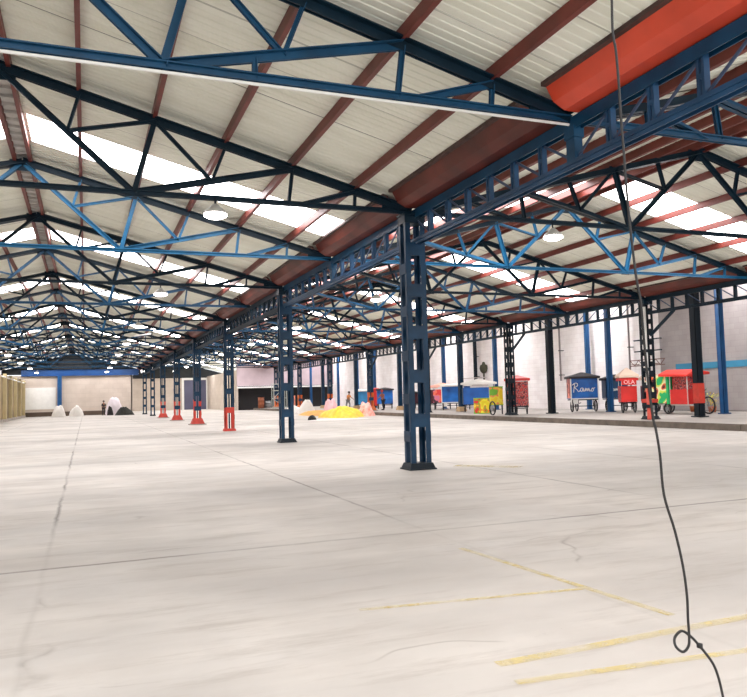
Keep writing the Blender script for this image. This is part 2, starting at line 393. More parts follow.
# pilasters and pipe on left wall
pil = MB().box(0, .28, -.35, .35, 0, 4.5).build('wall_pilaster', mat('tan_pilaster', (196, 180, 138), .85, 0, .2, 1))
pil.location = (-7.2, Y1, 0); tag(pil, 'tan pilaster standing proud of the low left wall', 'pilaster', 'identical tan pilasters along the low left wall')
for k in range(1, 16):
    c = pil.copy(); C.objects.link(c); c.location = (-7.2, Y1+S*k, 0)
tag(MB().cyl((-7.0, 20, 4.15), (-7.0, YF-.6, 4.15), .07).build('wall_pipe', M_WHITE), 'pale pipe running along the top of the left wall', 'pipe')

# ------------------------------------------------------------------ roof trusses
def make_truss(ma, mw, mbot, extra=False):
    """symmetrical fan truss, span 2W, local origin under the ridge at floor level"""
    t = bpy.data.objects.new('roof_truss', None); C.objects.link(t)
    zt = lambda x: ZR - SL*abs(x)
    Wt = W-.08
    for s in (-1, 1):
        MB().angle_beam((0, 0, ZR), (s*Wt, 0, zt(Wt)), .145, .02, .05).build('top_chord', ma, t)
    MB().angle_beam((-Wt, 0, ZH), (Wt, 0, ZH), .085, .018, .05).build('bottom_chord', mbot, t)
    N = .285*W
    for s in (-1, 1):
        P = lambda i: Vector((s*W*i/6, 0, zt(W*i/6)))
        def seg(nm, a, b, w): MB().angle_beam(a, b, w, .014, .03).build(nm, mw, t)
        nb = Vector((s*N, 0, ZH)); M1 = Vector((0, 0, ZR)).lerp(nb, .5)
        seg('diagonal', Vector((s*.05, 0, ZR-.08)), nb, .095)
        seg('strut', P(1), M1, .06); seg('strut', M1, P(2), .06)
        seg('strut', P(2), nb, .10)
        M2 = nb.lerp(P(4), (.465*W-N)/(W*4/6-N))
        seg('diagonal', nb, P(4), .11)
        seg('strut', P(3), M2, .06); seg('strut', P(2), M2, .06)
        seg('strut', P(4), Vector((s*.655*W, 0, ZH)), .06)
        seg('diagonal', Vector((s*.69*W, 0, ZH)), P(5), .09)
        seg('strut', P(5), Vector((s*.83*W, 0, ZH)), .05)
        if extra: seg('strut', M2.lerp(nb, .25), Vector((M2.lerp(nb, .25).x, 0, ZH)), .06)
        g = MB()
        for q, r_ in ((nb, .16), (P(2), .12), (P(4), .12)): MB().box(q.x-r_, q.x+r_, -.012, .012, q.z-.07, q.z+.09).build('gusset_plate', ma, t)
        g.add([(s*(W-.75), -.012, ZH-.05), (s*(W-.1), -.012, ZH-.05), (s*(W-.1), -.012, zt(W-.1)), (s*(W-.75), -.012, zt(W-.75)),
               (s*(W-.75), .012, ZH-.05), (s*(W-.1), .012, ZH-.05), (s*(W-.1), .012, zt(W-.1)), (s*(W-.75), .012, zt(W-.75))],
              [(0,1,2,3), (4,5,6,7), (0,1,5,4), (1,2,6,5), (2,3,7,6), (3,0,4,7)])
        g.build('heel_plate', ma, t)
    MB().box(-.3, .3, -.014, .014, ZR-.24, ZR+.04).build('ridge_plate', ma, t)
    return t
KINDS = {'dark': make_truss(M_DARK, M_DARK, M_DARK), 'mid': make_truss(M_DARK, M_MID, M_MID, True), 'bri': make_truss(M_DARK, M_BRI, M_BRI)}
used = set()
def place_truss(kind, x, y, label, group):
    root = KINDS[kind]
    if kind not in used:
        used.add(kind); root.location = (x, y, 0); tag(root, label, 'roof truss', group); return
    dup(root, (x, y, 0), None, label, group)
for bay, x, last in (('left', XR, 15), ('right', XR2, 15)):
    for k in range(-1, last):
        if k == -1: kind, cw = 'mid', 'mid-blue'
        elif k % 2 and k < 3: kind, cw = 'bri', 'dark steel and bright blue'
        elif k % 2: kind, cw = 'mid', 'dark and mid-blue'
        else: kind, cw = 'dark', 'dark teal'
        place_truss(kind, x, Y1+S*k, '%s triangulated roof truss, %s from the camera in the %s bay' % (cw, ORD[k+1], bay), 'roof trusses of the %s bay' % bay)

# lean-to rafters over platform
raf = MB().beam((XC2+.1, 0, ZH+.12), (33.0, 0, ZH+2.35), .1, .2).build('lean_to_rafter', M_DARK)
mbx = None
raf.location = (0, Y1, 0); tag(raf, 'dark steel sloping rafter over the platform, first from the camera', 'rafter', 'lean-to rafters over the platform')
for k in range(1, 8):
    c = raf.copy(); C.objects.link(c); c.location = (0, Y1+2*S*k, 0); c['label'] = 'dark steel sloping rafter over the platform, %s from the camera' % ORD[k]

# purlins
def purlin(x, z, y1, label, group):
    mb = MB(); mb.box(x-.04, x+.04, YN, y1, z-.11, z+.08)
    tag(mb.build('purlin', M_RUST), label, 'purlin', group)
side = {-1: 'left', 1: 'right'}
for bay, xc, y1 in (('left', XR, YF-.4), ('right', XR2, YF-.4)):
    for s in (-1, 1):
        for i in (1, 2, 3, 4, 5):
            d_ = W*i/6
            purlin(xc+s*d_, ZR-SL*d_+.165, y1, 'long rust-red purlin, %s below the ridge, %s slope of the %s bay' % (ORD[i-1], side[s], bay), 'rust-red purlins of the %s bay' % bay)
        purlin(xc+s*.18, ZR+.1, y1, 'rust-red ridge purlin on the %s of the %s bay ridge' % (side[s], bay), 'ridge purlins')
for i in range(5):
    x = XC2+1.2+i*2.1
    purlin(x, ZH+.3+(x-XC2)*.222, YF-.4, 'rust-red purlin under the lean-to roof, %s from the column row' % ORD[i], 'lean-to purlins')
for bay, xc in (('left', XR), ('right', XR2)):
    mb = MB().box(xc-.14, xc+.14, YN, YF-.4, ZR+.17, ZR+.19)
    y = YN
    while y < YF-.8: mb.box(xc-.14, xc+.14, y, y+.035, ZR+.1, ZR+.17); y += .45
    tag(mb.build('ridge_strip', mat('grey_ridge', (215, 213, 208), .6, 0, .2, 2)), 'ribbed pale grey strip between the ridge purlins of the %s bay' % bay, 'ridge strip')

# ------------------------------------------------------------------ valley gutters
def gutter_mesh(m, L, name='valley_gutter'):
    mb = MB(); z0 = ZH+.04
    prof = [(-.02, z0), (-.40, z0+.12), (-.62, z0+.30), (-.62, z0+.34), (-.38, z0+.18), (0, z0+.05)]
    prof = [(.18, z0-.0), (-.28, z0+.02), (-.46, z0+.12), (-.58, z0+.33), (-.54, z0+.33), (-.42, z0+.15), (-.26, z0+.05), (.18, z0+.03)]
    n = len(prof); vs = [(x, yy, z) for yy in (0, L) for x, z in prof]
    mb.add(vs, [(i, (i+1) % n, n+(i+1) % n, n+i) for i in range(n)] + [tuple(range(n)), tuple(range(2*n-1, n-1, -1))])
    return mb
def gutter(row, xr, k0, k1, lit_until):
    protos = {}
    for k in range(k0, k1):
        m = M_GUTLIT if k < lit_until else M_BROWN
        if m.name not in protos:
            t = thing('valley_gutter', '', 'gutter'); protos[m.name] = t
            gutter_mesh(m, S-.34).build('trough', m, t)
            MB().box(-.66, -.56, 0, S-.34, ZH+.36, ZH+.42).box(-.57, -.53, 0, S-.34, ZH+.36, ZH+.385).build('flashing', M_FLASH, t)
        else: t = dup(protos[m.name], (0,0,0))
        t.location = (xr, Y1+S*k+.17, 0)
        t['label'] = '%s valley gutter over the %s girder, %s length from the camera' % ('lit-painted orange-red' if k < lit_until else 'brown-red', row, ORD[k-k0])
        t['group'] = 'gutter lengths over the %s girder' % row
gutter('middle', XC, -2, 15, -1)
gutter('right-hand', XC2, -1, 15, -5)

# ------------------------------------------------------------------ lattice girders (two truss spacings long)
def make_girder(m, mb_, mirror):
    t = bpy.data.objects.new('lattice_girder', None); C.objects.link(t)
    L = 2*S; zt, zb = ZH-.06, ZH-.66
    MB().box(-.07, .07, 0, L, zt+.07, zt+.09).box(-.07, -.05, 0, L, zt-.09, zt+.08).box(.05, .07, 0, L, zt-.09, zt+.08).box(-.06, .06, 0, L, zt-.02, zt).build('top_chord', m, t)
    MB().box(-.09, .09, 0, L, zb-.01, zb+.005).box(-.07, -.05, 0, L, zb-.07, zb+.06).box(.05, .07, 0, L, zb-.07, zb+.06).build('bottom_chord', mb_, t)
    p = S/7
    for i in range(1, 14):
        if i == 7:
            MB().box(-.07, .07, i*p-.1, i*p+.1, zb, zt).box(-.09, .09, i*p-.12, i*p+.12, zt-.22, zt-.05).build('vertical', m, t); continue
        MB().box(-.045, .045, i*p-.06, i*p-.02, zb, zt).box(-.045, .045, i*p+.02, i*p+.06, zb, zt).box(-.045, .045, i*p-.02, i*p+.02, (zb+zt)/2-.03, (zb+zt)/2+.03).build('vertical', mb_, t)
    for i in range(14):
        a, b = i*p, (i+1)*p
        if i < 7: a, b = b, a          # leans mirror about the middle
        MB().beam((0, a, zb+.05), (0, b, zt-.05), .02, .04).build('diagonal', M_LACE, t)
    return t
gA = make_girder(M_MID, M_GIRD, 0); gB = make_girder(M_DARK, M_DARK, 0)
first = {}
def put_girder(kind, x, y, label, group):
    root = gA if kind == 'A' else gB
    if kind not in first: first[kind] = 1; root.location = (x, y, 0); tag(root, label, 'girder', group)
    else: dup(root, (x, y, 0), None, label, group)
for k in range(-1, 7):
    put_girder('A' if k < 1 else 'B', XC, Y1+2*S*k, 'blue lattice girder on the middle column row, %s span from the camera' % ORD[k+1], 'lattice girders on the middle column row')
for k in range(-1, 7):
    put_girder('B', XC2, Y1+2*S*k, 'dark lattice girder on the right-hand column row, %s span from the camera' % ORD[k+1], 'lattice girders on the right-hand column row')
for k in range(1, 7):
    put_girder('B', XR-W, Y1+2*S*k, 'dark lattice girder above the low left wall, %s span from the camera' % ORD[k-1], 'lattice girders above the left wall')

# ------------------------------------------------------------------ lattice columns
def make_column(kind, H):
    t = bpy.data.objects.new('lattice_column', None); C.objects.link(t)
    hx, hy, w = .23, .18, .115
    zr_ = {'plain': 0, 'redframe': 1.15, 'redleg': 1.5, 'orange': 1.6, 'kerb': 0}[kind]
    mr = M_ORED if kind == 'orange' else M_RED
    mcol = M_COLD if kind == 'kerb' else M_COL
    def L_(sx, sy, z0, z1):
        x, y = sx*hx, sy*hy
        return MB().box(min(x, x-sx*w), max(x, x-sx*w), min(y, y-sy*.02), max(y, y-sy*.02), z0, z1)\
                   .box(min(x, x-sx*.02), max(x, x-sx*.02), min(y, y-sy*w*.75), max(y, y-sy*w*.75), z0, z1)
    for sx in (-1, 1):
        for sy in (-1, 1):
            lg = L_(sx, sy, zr_, H); lg.build('leg', mcol, t)
            if zr_: 
                rs = L_(sx, sy, .02, zr_); rs.build('painted_leg', mr if kind != 'redframe' or sx else mr, t)
            elif kind == 'plain':
                pass
    zs = [1.04, 1.98, 2.92, 3.82, 4.72]
    for z in zs:
        for sy in (-1, 1):
            MB().box(-hx+.01, hx-.01, sy*hy-(.012 if sy > 0 else .006), sy*hy+(.006 if sy > 0 else .012), z-.14, z+.14).build('batten', mr if kind == 'redframe' and z < 1.1 else mcol, t)
    for z in [.70, 1.5, 2.42, 3.38, 4.3]:
        for sx in (-1, 1):
            MB().box(sx*hx-.012, sx*hx+.012, -hy+.01, hy-.01, z-.11, z+.11).build('batten', mcol if z > zr_ else mr, t)
    MB().box(-hx-.03, hx+.03, -hy-.03, hy+.03, H-.04, H).box(-hx-.01, hx+.01, -hy-.01, hy+.01, H-.22, H-.04).build('head_plate', M_DARK, t)
    if kind in ('redleg', 'redframe', 'orange'): MB().box(-.035, .035, -.02, .02, .1, H-.2).build('centre_bar', mcol, t)
    if kind in ('redleg', 'orange'):
        MB().frustum(0, 0, .44, .38, .27, .23, 0, .42).build('base_shoe', mr, t)
        MB().frustum(0, 0, .54, .46, .5, .42, 0, .06).build('base_plate', M_CONC, t)
    elif kind == 'redframe':
        MB().frustum(0, 0, .30, .25, .27, .23, 0, .12).build('base_shoe', M_RED, t)
    else:
        MB().frustum(0, 0, .30, .26, .25, .21, 0, .14).build('base_shoe', M_COLD, t)
        MB().box(-.31, .31, -.27, .27, 0, .03).build('base_plate', M_COLD, t)
    return t
HC = ZH-.05
cols = {k: make_column(k, HC if k in ('plain', 'redframe', 'redleg') else HC-PLAT) for k in ('plain', 'redframe', 'redleg', 'kerb', 'orange')}
fc = set()
def put_col(kind, loc, label, group):
    r = cols[kind]
    if kind not in fc: fc.add(kind); r.location = loc; tag(r, label, 'column', group); return r
    return dup(r, loc, None, label, group)
desc = ['nearest tall navy lattice column with black shoe', 'second navy lattice column, black shoe', 'navy lattice column with a red painted frame at its foot',
        'navy lattice column with red legs and flared red foot, nearer of the three', 'navy lattice column with red legs and flared red foot, middle of the three',
        'navy lattice column with red legs and flared red foot, farthest of the three', 'distant navy lattice column just past the red-footed ones', 'farthest navy lattice column of the middle row']
for k in range(8):
    kind = ['plain', 'plain', 'redframe', 'redleg', 'redleg', 'redleg', 'plain', 'plain'][k]
    put_col(kind, (XC-.07 if k == 0 else XC, Y1+2*S*k, 0), desc[k], 'lattice columns of the middle row')
for k in range(1, 8):
    kind = 'kerb' if k < 4 else 'orange'
    z = PLAT
    put_col(kind, (XC2, Y1+2*S*k, z), '%s lattice column on the platform edge, %s from the right' % ('dark navy' if kind == 'kerb' else 'orange-footed', ORD[k-1]), 'lattice columns on the platform edge')
# knee braces on the platform-edge columns
kb = MB().beam((0, -.25, 3.9), (0, -1.7, 4.85), .09, .11).build('knee_brace', M_DARK)
kb.location = (XC2, Y1+2*S, 0); tag(kb, 'short dark diagonal brace by column nearest the right', 'brace', 'knee braces of the platform columns')
for k in (2, 3, 4):
    c = kb.copy(); C.objects.link(c); c.location = (XC2, Y1+2*S*k, 0); c['label'] = 'short dark diagonal brace on the %s platform column from the right' % ORD[k-1]
# small brackets and conduit at the near platform column
t = thing('conduit_post', 'white pipe with red lower half, clamped beside the near platform column', 'pipe', (XC2-.33, Y1+2*S-.3, PLAT))
MB().cyl((0,0,1.45), (0,0,4.9), .065).build('upper_pipe', M_WHITE, t)
MB().cyl((0,0,0), (0,0,1.45), .085).build('lower_pipe', mat('salmon_red', (230, 96, 80), .5, 0, .2, 4), t)
for z in (.5, 1.35, 2.1, 2.9): MB().box(-.11, .11, -.1, .1, z, z+.14).build('clamp', M_COLD, t)
tag(MB().box(-.27, .27, -.22, .22, 0, .16).build('red_band', M_RED), 'red strap around the near platform column', 'band')
bpy.data.objects['red_band'].location = (XC2, Y1+2*S, PLAT+.72)

# ------------------------------------------------------------------ posts on platform and along the wall
for k, (yy) in enumerate([Y1+2*S, Y1+4*S, Y1+6*S, Y1+8*S, Y1+10*S, Y1+12*S]):
    ipost('platform_post', 25.85, yy, PLAT, ZH+.75, .33, M_COLD if k < 2 else M_COL, 
          ['dark post with a red band on the platform, farthest right', 'plain dark post standing right of the red cart with pointed canopy', 'dark post on tan footing in front of blue cart',
           'fourth dark platform post from the right', 'fifth dark platform post from the right', 'sixth dark platform post from the right'][k],
          'dark posts on the platform', foot=.35 if k >= 2 else None, red=(.62, 1.52) if k == 0 else None)
bl = [(29.3, 27.8, 'bright blue post in front of the grey wall'), (29.3, 36.26, 'bright blue post between blue and red carts'), (32.4, 42.3, 'bright blue post behind the blue cart'),
      (29.3, 49.5, 'wide blue post behind the yellow and red cart'), (29.3, 58.3, 'blue post behind the red and white cart'), (29.3, 66.8, 'sixth blue wall post from the right'),
      (29.3, 75.0, 'seventh blue wall post from the right'), (29.3, 80.5, 'eighth blue wall post from the right'), (29.3, 87.5, 'ninth blue wall post from the right'), (29.3, 94.0, 'tenth blue wall post from the right'), (29.3, 99.5, 'last blue wall post, beside the dark bays')]
for x, y_, lab in bl:
    ipost('wall_post', x, y_, PLAT, ZH+1.5 if x < 30 else 7.6, .27 if x < 30 else .26, M_BLUE, lab, 'blue wall posts')
for x, y_, z0, lab, w in ((32.7, 45.9, 2.3, 'thin grey pipe on white wall right of the pointed canopy', .14), (32.7, 58.7, 2.6, 'short dark pipe ending halfway up the white wall', .34), (32.7, 38.4, .24, 'thin dark pipe on white wall near the grey wall', .12)):
    t = thing('drain_pipe', lab, 'pipe', (x, y_, z0))
    MB().cyl((0,0,0), (0,0,7.2-z0), w/2).build('pipe', M_COLD if w > .3 else mat('grey_pipe', (120, 112, 112), .6), t)
    for z in (.4, 2.2, 4.0): MB().box(-.1, .35, -w*.6, w*.6, z, z+.05).build('bracket', M_COLD, t)
# wall ledges beyond near platform column
for z, lab in ((4.6, 'upper thin dark rail on the white wall'), (3.9, 'lower thin dark rail on the white wall')):
    tag(MB().cyl((32.4, 35.2, z), (32.4, 37.6, z), .04).cyl((32.4, 35.3, z), (33.05, 35.9, z), .03).cyl((32.4, 37.4, z), (33.05, 37.4, z), .03).build('wall_rail', M_COLD), lab, 'rail')
mb = MB().beam((32.4, 35.0, 3.35), (32.4, 38.0, 3.35), .05, .05).beam((32.4, 35.0, 3.0), (32.4, 38.0, 3.0), .05, .05)
for i in range(8): mb.beam((32.4, 35.0+i*.375, 3.0 if i % 2 else 3.35), (32.4, 35.375+i*.375, 3.35 if i % 2 else 3.0), .03, .03)
for y_ in (36.1, 37.9): mb.beam((32.4, y_, 3.1), (33.05, y_, 3.1), .05, .05)
tag(mb.build('wall_truss_bracket', mat('rusty_bracket', (126, 92, 84), .7)), 'small rusty lattice bracket on the white wall', 'bracket')
# dark olive fixture on the white wall
t = thing('wall_fixture', 'small dark olive fixture fixed high on the white wall', 'fixture', (32.75, 57.3, 3.55))
oliv = mat('dark_olive', (62, 62, 44), .7, 0, .2, 5)
MB().lathe([(.0, -.3), (.14, -.28), (.3, -.1), (.36, .15), (.32, .42), (.15, .52), (.12, .7), (.0, .74)], 14).build('body', oliv, t, True)
MB().cyl((0, 0, -1.3), (0, 0, -.3), .08).cyl((0,0,.3), (.35,0,.3), .05).build('bracket', oliv, t)
tag(MB().beam((32.3, 56.4, 2.25), (32.3, 60, 2.25), .6, .07).beam((32.3, 56.4, 2.9), (32.3, 60, 2.9), .5, .05).build('wall_shelf', mat('pale_shelf', (190, 178, 176), .7)), 'pale double shelf under the olive fixture on the white wall', 'shelf')

# ------------------------------------------------------------------ lamps
def make_lamp(loc, label, group):
    t = thing('high_bay_lamp', label, 'lamp', loc, 0, group)
    MB().lathe([(.04, .22), (.07, .2), (.12, .14), (.2, .08), (.23, .02), (.21, .02), (.1, .1), (0, .13)], 18).build('shade', mat('lamp_shell', (210, 210, 205), .4), t, True)
    MB().lathe([(.0, .02), (.22, .025), (.225, -.02), (.15, -.06), (0, -.08)], 18).build('bulb', M_LAMP, t, True)
    MB().cyl((0, 0, .2), (0, 0, .35), .02).build('hanger', M_COLD, t)
    return t
l0 = make_lamp((2.37, 14.41, 5.33), 'glowing high-bay lamp in left bay, first from the camera', 'high-bay lamps of the left bay')
l0.location.z = 5.2
for k in range(1, 8): dup(l0, (2.37, 14.41+2*S*k, 5.2), None, 'glowing high-bay lamp in left bay, %s from the camera' % ORD[k])
for k in range(0, 8): dup(l0, (10.27, 14.49+2*S*k, 5.2), None, 'glowing high-bay lamp in right bay, %s from the camera' % ORD[k], 'high-bay lamps of the right bay')
for k in range(3, 8): dup(l0, (-5.3, 14.41+2*S*k, 5.2), None, 'small distant glowing lamp near the left wall, %s in line' % ORD[k-3], 'far lamps along the left wall')

# white conduit under the first truss
tag(MB().cyl((XR-W+.5, Y1-S-.09, ZH-.11), (6.55, Y1-S-.09, ZH-.11), .02).build('conduit', M_WHITE), 'long white conduit under the nearest left truss', 'conduit')
tag(MB().cyl((2.2, Y1+4*S, 4.75), (3.4, Y1+5*S, 5.35), .04).build('loose_pipe', M_WHITE), 'short pale slanting pipe hung below the distant trusses', 'pipe')
# thin seam wires
# ------------------------------------------------------------------ hanging cable
pts = [(1.985, 2.329, 7.05), (1.98, 2.33, 5.5), (1.985, 2.329, 4.2), (1.985, 2.329, 3.418), (1.991, 2.343, 3.175), (1.995, 2.351, 3.041), (2.006, 2.351, 2.972), (2.016, 2.355, 2.85), (2.025, 2.362, 2.7), (2.035, 2.367, 2.566), (2.043, 2.372, 2.444), (2.059, 2.379, 2.262), (2.082, 2.384, 2.051), (2.099, 2.384, 1.949), (2.111, 2.39, 1.795), (2.126, 2.395, 1.632), (2.145, 2.398, 1.478), (2.156, 2.397, 1.429), (2.171, 2.398, 1.328), (2.186, 2.403, 1.165), (2.227, 2.397, 1.018), (2.257, 2.395, 0.876), (2.272, 2.397, 0.754), (2.276, 2.402, 0.665), (2.28, 2.405, 0.596), (2.278, 2.409, 0.551), (2.257, 2.419, 0.528), (2.231, 2.428, 0.549), (2.24, 2.443, 0.578), (2.265, 2.432, 0.606), (2.295, 2.421, 0.589), (2.329, 2.41, 0.551), (2.382, 2.395, 0.477), (2.405, 2.39, 0.419), (2.424, 2.388, 0.333), (2.439, 2.389, 0.239), (2.47, 2.38, .06), (2.6, 2.3, .012), (2.9, 2.1, .008), (3.3, 2.0, .008)]
def catmull(P, n=5):
    P = [Vector(p) for p in P]; out = []
    for i in range(len(P)-1):
        a, b, c, d = P[max(i-1,0)], P[i], P[i+1], P[min(i+2, len(P)-1)]
        for k in range(n):
            t = k/n; out.append(.5*((2*b)+(-a+c)*t+(2*a-5*b+4*c-d)*t*t+(-a+3*b-3*c+d)*t**3))
    return out + [P[-1]]
t = thing('hanging_cable', 'black electric cable hanging from the roof with a small loop near its end', 'cable', (0,0,0))
MB().tube(catmull(pts), .0055, 8).build('cable', M_CABLE, t, True)
MB().lathe([(0,-.012), (.012,-.008), (.012,.008), (0,.012)], 8, (2.335, 2.408, .545)).build('knot', M_CABLE, t, True)
MB().cyl((1.985, 2.329, 7.0), (1.985, 2.329, 7.12), .03).build('hook', M_COLD, t)

# ------------------------------------------------------------------ floor markings
def strip(p, q, w, label, z=.004):
    p = Vector((p[0], p[1], 0)); q = Vector((q[0], q[1], 0)); d = (q-p).normalized(); n = Vector((-d.y, d.x, 0))*w/2
    k = 8; vs = []
    for i in range(k+1):
        c = p.lerp(q, i/k); vs += [(c+n+Vector((0,0,z))), (c-n+Vector((0,0,z)))]
    o = MB().add(vs, [(2*i, 2*i+1, 2*i+3, 2*i+2) for i in range(k)]).build('floor_marking', M_YEL)
    tag(o, label, 'floor marking', 'faded yellow floor lines')
strip((3.60, 6.9), (3.84, 4.2), .075, 'faded yellow line running away from the camera')
strip((1.9, 5.3), (3.72, 5.05), .06, 'faded yellow cross line, farthest of the parallel ones', .005)
strip((2.25, 3.9), (4.3, 3.95), .09, 'faded yellow cross line, middle of the parallel ones', .005)
strip((2.2, 3.62), (4.3, 3.4), .07, 'faded yellow cross line, nearest of the parallel ones', .005)
strip((7.6, 14.7), (8.6, 13.6), .35, 'yellowish faded patch right of the nearest column')

# ------------------------------------------------------------------ tricycle carts
def wheel(parent, c, r, axis='x', spokes=True, hub=M_STEEL):
    w = MB().torus(c, r-.04, .04, 'y' if axis == 'y' else 'x', 24, 8).build('wheel', M_BLACK, parent, True)
    s = MB(); c = Vector(c)
    s.cyl(c-Vector((.05,0,0) if axis != 'y' else (0,.05,0)), c+Vector((.05,0,0) if axis != 'y' else (0,.05,0)), .045 if spokes else r*.45)
    n = 10
    for i in range(n if spokes else 0):
        a = 2*math.pi*i/n; d = Vector((0, math.cos(a), math.sin(a))) if axis != 'y' else Vector((math.cos(a), 0, math.sin(a)))
        s.cyl(c, c+d*(r-.05), .009, 5)
    s.build('spokes', hub, w)
    return w
def canopy(t, w, d, z, rise, m, name='canopy', over=.12):
    x0, x1, y0, y1 = -w/2-over, w/2+over, -d/2-over, d/2+over
    mb = MB()
    vs = [(x0,y0,z), (x1,y0,z), (x1,y1,z), (x0,y1,z), (-w*.05, 0, z+rise), (w*.05, 0, z+rise),
          (x0,y0,z-.13), (x1,y0,z-.13), (x1,y1,z-.13), (x0,y1,z-.13)]
    mb.add(vs, [(0,1,5,4), (1,2,5), (2,3,4,5), (3,0,4), (0,6,7,1), (1,7,8,2), (2,8,9,3), (3,9,6,0)])
    return mb.build(name, m, t)
def script_text(parent, strokes, scale, off, m, y):
    mb = MB()
    for st in strokes:
        mb.tube(catmull([(off[0]+x*scale, y, off[1]+z*scale) for x, z in st], 4), .022, 6)
    return mb.build('lettering', m, parent)
RAMO = [[(.15,-.1),(.2,.4),(.3,.95),(.05,.8),(.25,1.02),(.6,1.0),(.62,.7),(.3,.5),(.55,.25),(.75,.0),(.95,.15)],
        [(1.3,.42),(1.05,.4),(.98,.12),(1.15,.0),(1.32,.4),(1.35,.05),(1.5,.1),(1.6,.42),(1.62,.05),(1.78,.4),(1.86,.05),(2.0,.4),(2.08,.05),(2.25,.1),(2.4,.38),(2.28,.1),(2.42,.0),(2.58,.2),(2.45,.4),(2.6,.36),(2.75,.45)]]
def bicycle_back(t, d, m):
    MB().tube([(0, d/2, .55), (0, d/2+.5, .5), (0, d/2+.95, .42)], .025).tube([(0, d/2+.5, .5), (0, d/2+.55, 1.0)], .02).tube([(0, d/2+.95, .42), (0, d/2+.55, .95)], .02).build('rear_frame', m, t)
    wheel(t, (0, d/2+.98, .36), .36)
    MB().frustum(0, d/2+.55, .12, .14, .09, .12, 1.0, 1.08).build('saddle', M_BLACK, t)
    MB().tube([(-.3, d/2+.02, 1.15), (-.1, d/2+.08, 1.2), (.1, d/2+.08, 1.2), (.3, d/2+.02, 1.15)], .018).build('handlebar', M_STEEL, t)
def cart(name, label, loc, rz, w, d, z0, z1, mbody, mside, mcan, rise=.3, text=None, trim=None, lower=None, canm2=None, group=None, cz=None, letter=None, scale=.5):
    t = thing(name, label, 'cart', loc, rz, group)
    MB().box(-w/2, w/2, -d/2, d/2, z0, z1).box(-w/2-.01, w/2+.01, -d/2-.01, d/2+.01, z0, z0+.04).build('body', mbody, t)
    MB().box(-w/2-.02, -w/2-.005, -d/2+.03, d/2-.03, z0+.05, z1-.04).build('side_panel', mside, t)
    MB().beam((-w/2, -d/2+.1, z0-.05), (w/2, -d/2+.1, z0-.05), .05, .06).beam((-w/2, d/2-.1, z0-.05), (w/2, d/2-.1, z0-.05), .05, .06)\
        .beam((0, -d/2, z0-.05), (0, d/2, z0-.05), .05, .06).cyl((-w/2+.05, -.05, .36), (w/2-.05, -.05, .36), .025).cyl((-w/2+.2, -.05, .36), (-w/2+.2, -.05, z0), .02).cyl((w/2-.2, -.05, .36), (w/2-.2, -.05, z0), .02).build('chassis', M_COLD, t)
    for s in (-1, 1): wheel(t, (s*(w/2-.1), -.05-d*.15, .36), .36)
    cz = cz or z1+.02
    canopy(t, w, d, cz, rise, mcan)
    if cz > z1+.1:
        for sx in (-1, 1):
            for sy in (-1, 1): MB().cyl((sx*(w/2-.04), sy*(d/2-.04), z1-.05), (sx*(w/2-.04), sy*(d/2-.04), cz-.02), .02, 6).build('canopy_pole', M_WHITE, t)
    if trim:
        mb = MB()
        for sx in (-1, 1): mb.box(sx*w/2-.03, sx*w/2+.03, -d/2-.03, -d/2+.02, z0-.35, z1)
        mb.box(-w/2, w/2, -d/2-.025, -d/2+.02, z0-.02, z0+.05).build('frame_trim', trim, t)
    if lower: MB().box(-w/2+.12, -w/2+.42, -d/2+.03, -d/2+.09, z0-.3, z0-.03).build('number_plate', lower, t)
    bicycle_back(t, d, M_COLD)
    if text: script_text(t, text, scale, (-w/2+.08, z0+.45), letter or M_WHITE, -d/2-.02)
    return t
m_bl = mat('cart_blue', (28, 112, 200), .4, 0, .35, 1.2, rgb2=(14, 60, 120)); m_bl2 = mat('cart_dark_blue', (16, 70, 112), .4, 0, .3, 1.2)
m_pk = advert_material('pink_brown_advert', [(110, 50, 50), (240, 150, 130), (170, 80, 70)], 2.0)
m_dkc = mat('dark_canopy', (52, 48, 52), .8, 0, .2, 3); m_be = mat('beige_canopy', (232, 206, 186), .8, 0, .12, 2); m_rd = mat('cart_red', (226, 48, 44), .45, 0, .25, 1.5)
m_gn = advert_material('green_yellow_advert', [(40, 190, 110), (225, 235, 90), (246, 246, 190), (240, 110, 60), (90, 40, 40)], 1.8, 3)
m_or = advert_material('yellow_orange_advert', [(236, 214, 40), (246, 236, 70), (240, 140, 50), (110, 190, 60), (220, 60, 50)], 2.6, 5)
m_rb = advert_material('red_goods', [(100, 46, 50), (190, 56, 54), (206, 120, 110), (90, 50, 66), (210, 64, 56)], 5.5, 8)
m_pp = mat('plum', (90, 40, 56), .6, 0, .4, 4)
cart('ice_cream_cart', 'bright blue tricycle cart with white script lettering and dark peaked canopy', (28.5, 37.85, PLAT), R(-22), 1.65, 1.0, .8, 2.15, m_bl, m_pk, m_dkc, .26, RAMO, M_WHITE, M_WHITE, group='tricycle carts')
cart('ice_cream_cart', 'darker blue tricycle cart half hidden behind the blue post', (30.05, 36.75, PLAT), R(-22), 1.3, .9, .8, 2.0, m_bl2, m_bl2, m_dkc, .22, RAMO, None, M_WHITE, group='tricycle carts', scale=.3)
c3 = cart('snack_cart', 'red tricycle cart with beige cloth canopy beside striped pipe', (28.3, 33.55, PLAT), R(-28), .85, .8, .62, 1.5, m_rd, m_rb, m_be, .42, None, None, None, group='tricycle carts', cz=2.1)
canopy(c3, .82, .78, 1.93, .16, m_rd, 'valance', .1)
cu = bpy.data.curves.new('lettering', 'FONT'); cu.body = 'OLA'; cu.size = .3; cu.extrude = .008; cu.align_x = 'CENTER'
dg = bpy.context.evaluated_depsgraph_get
ot = bpy.data.objects.new('lettering', cu); C.objects.link(ot); bpy.context.view_layer.update()
me = bpy.data.meshes.new_from_object(ot.evaluated_get(dg())); bpy.data.objects.remove(ot)
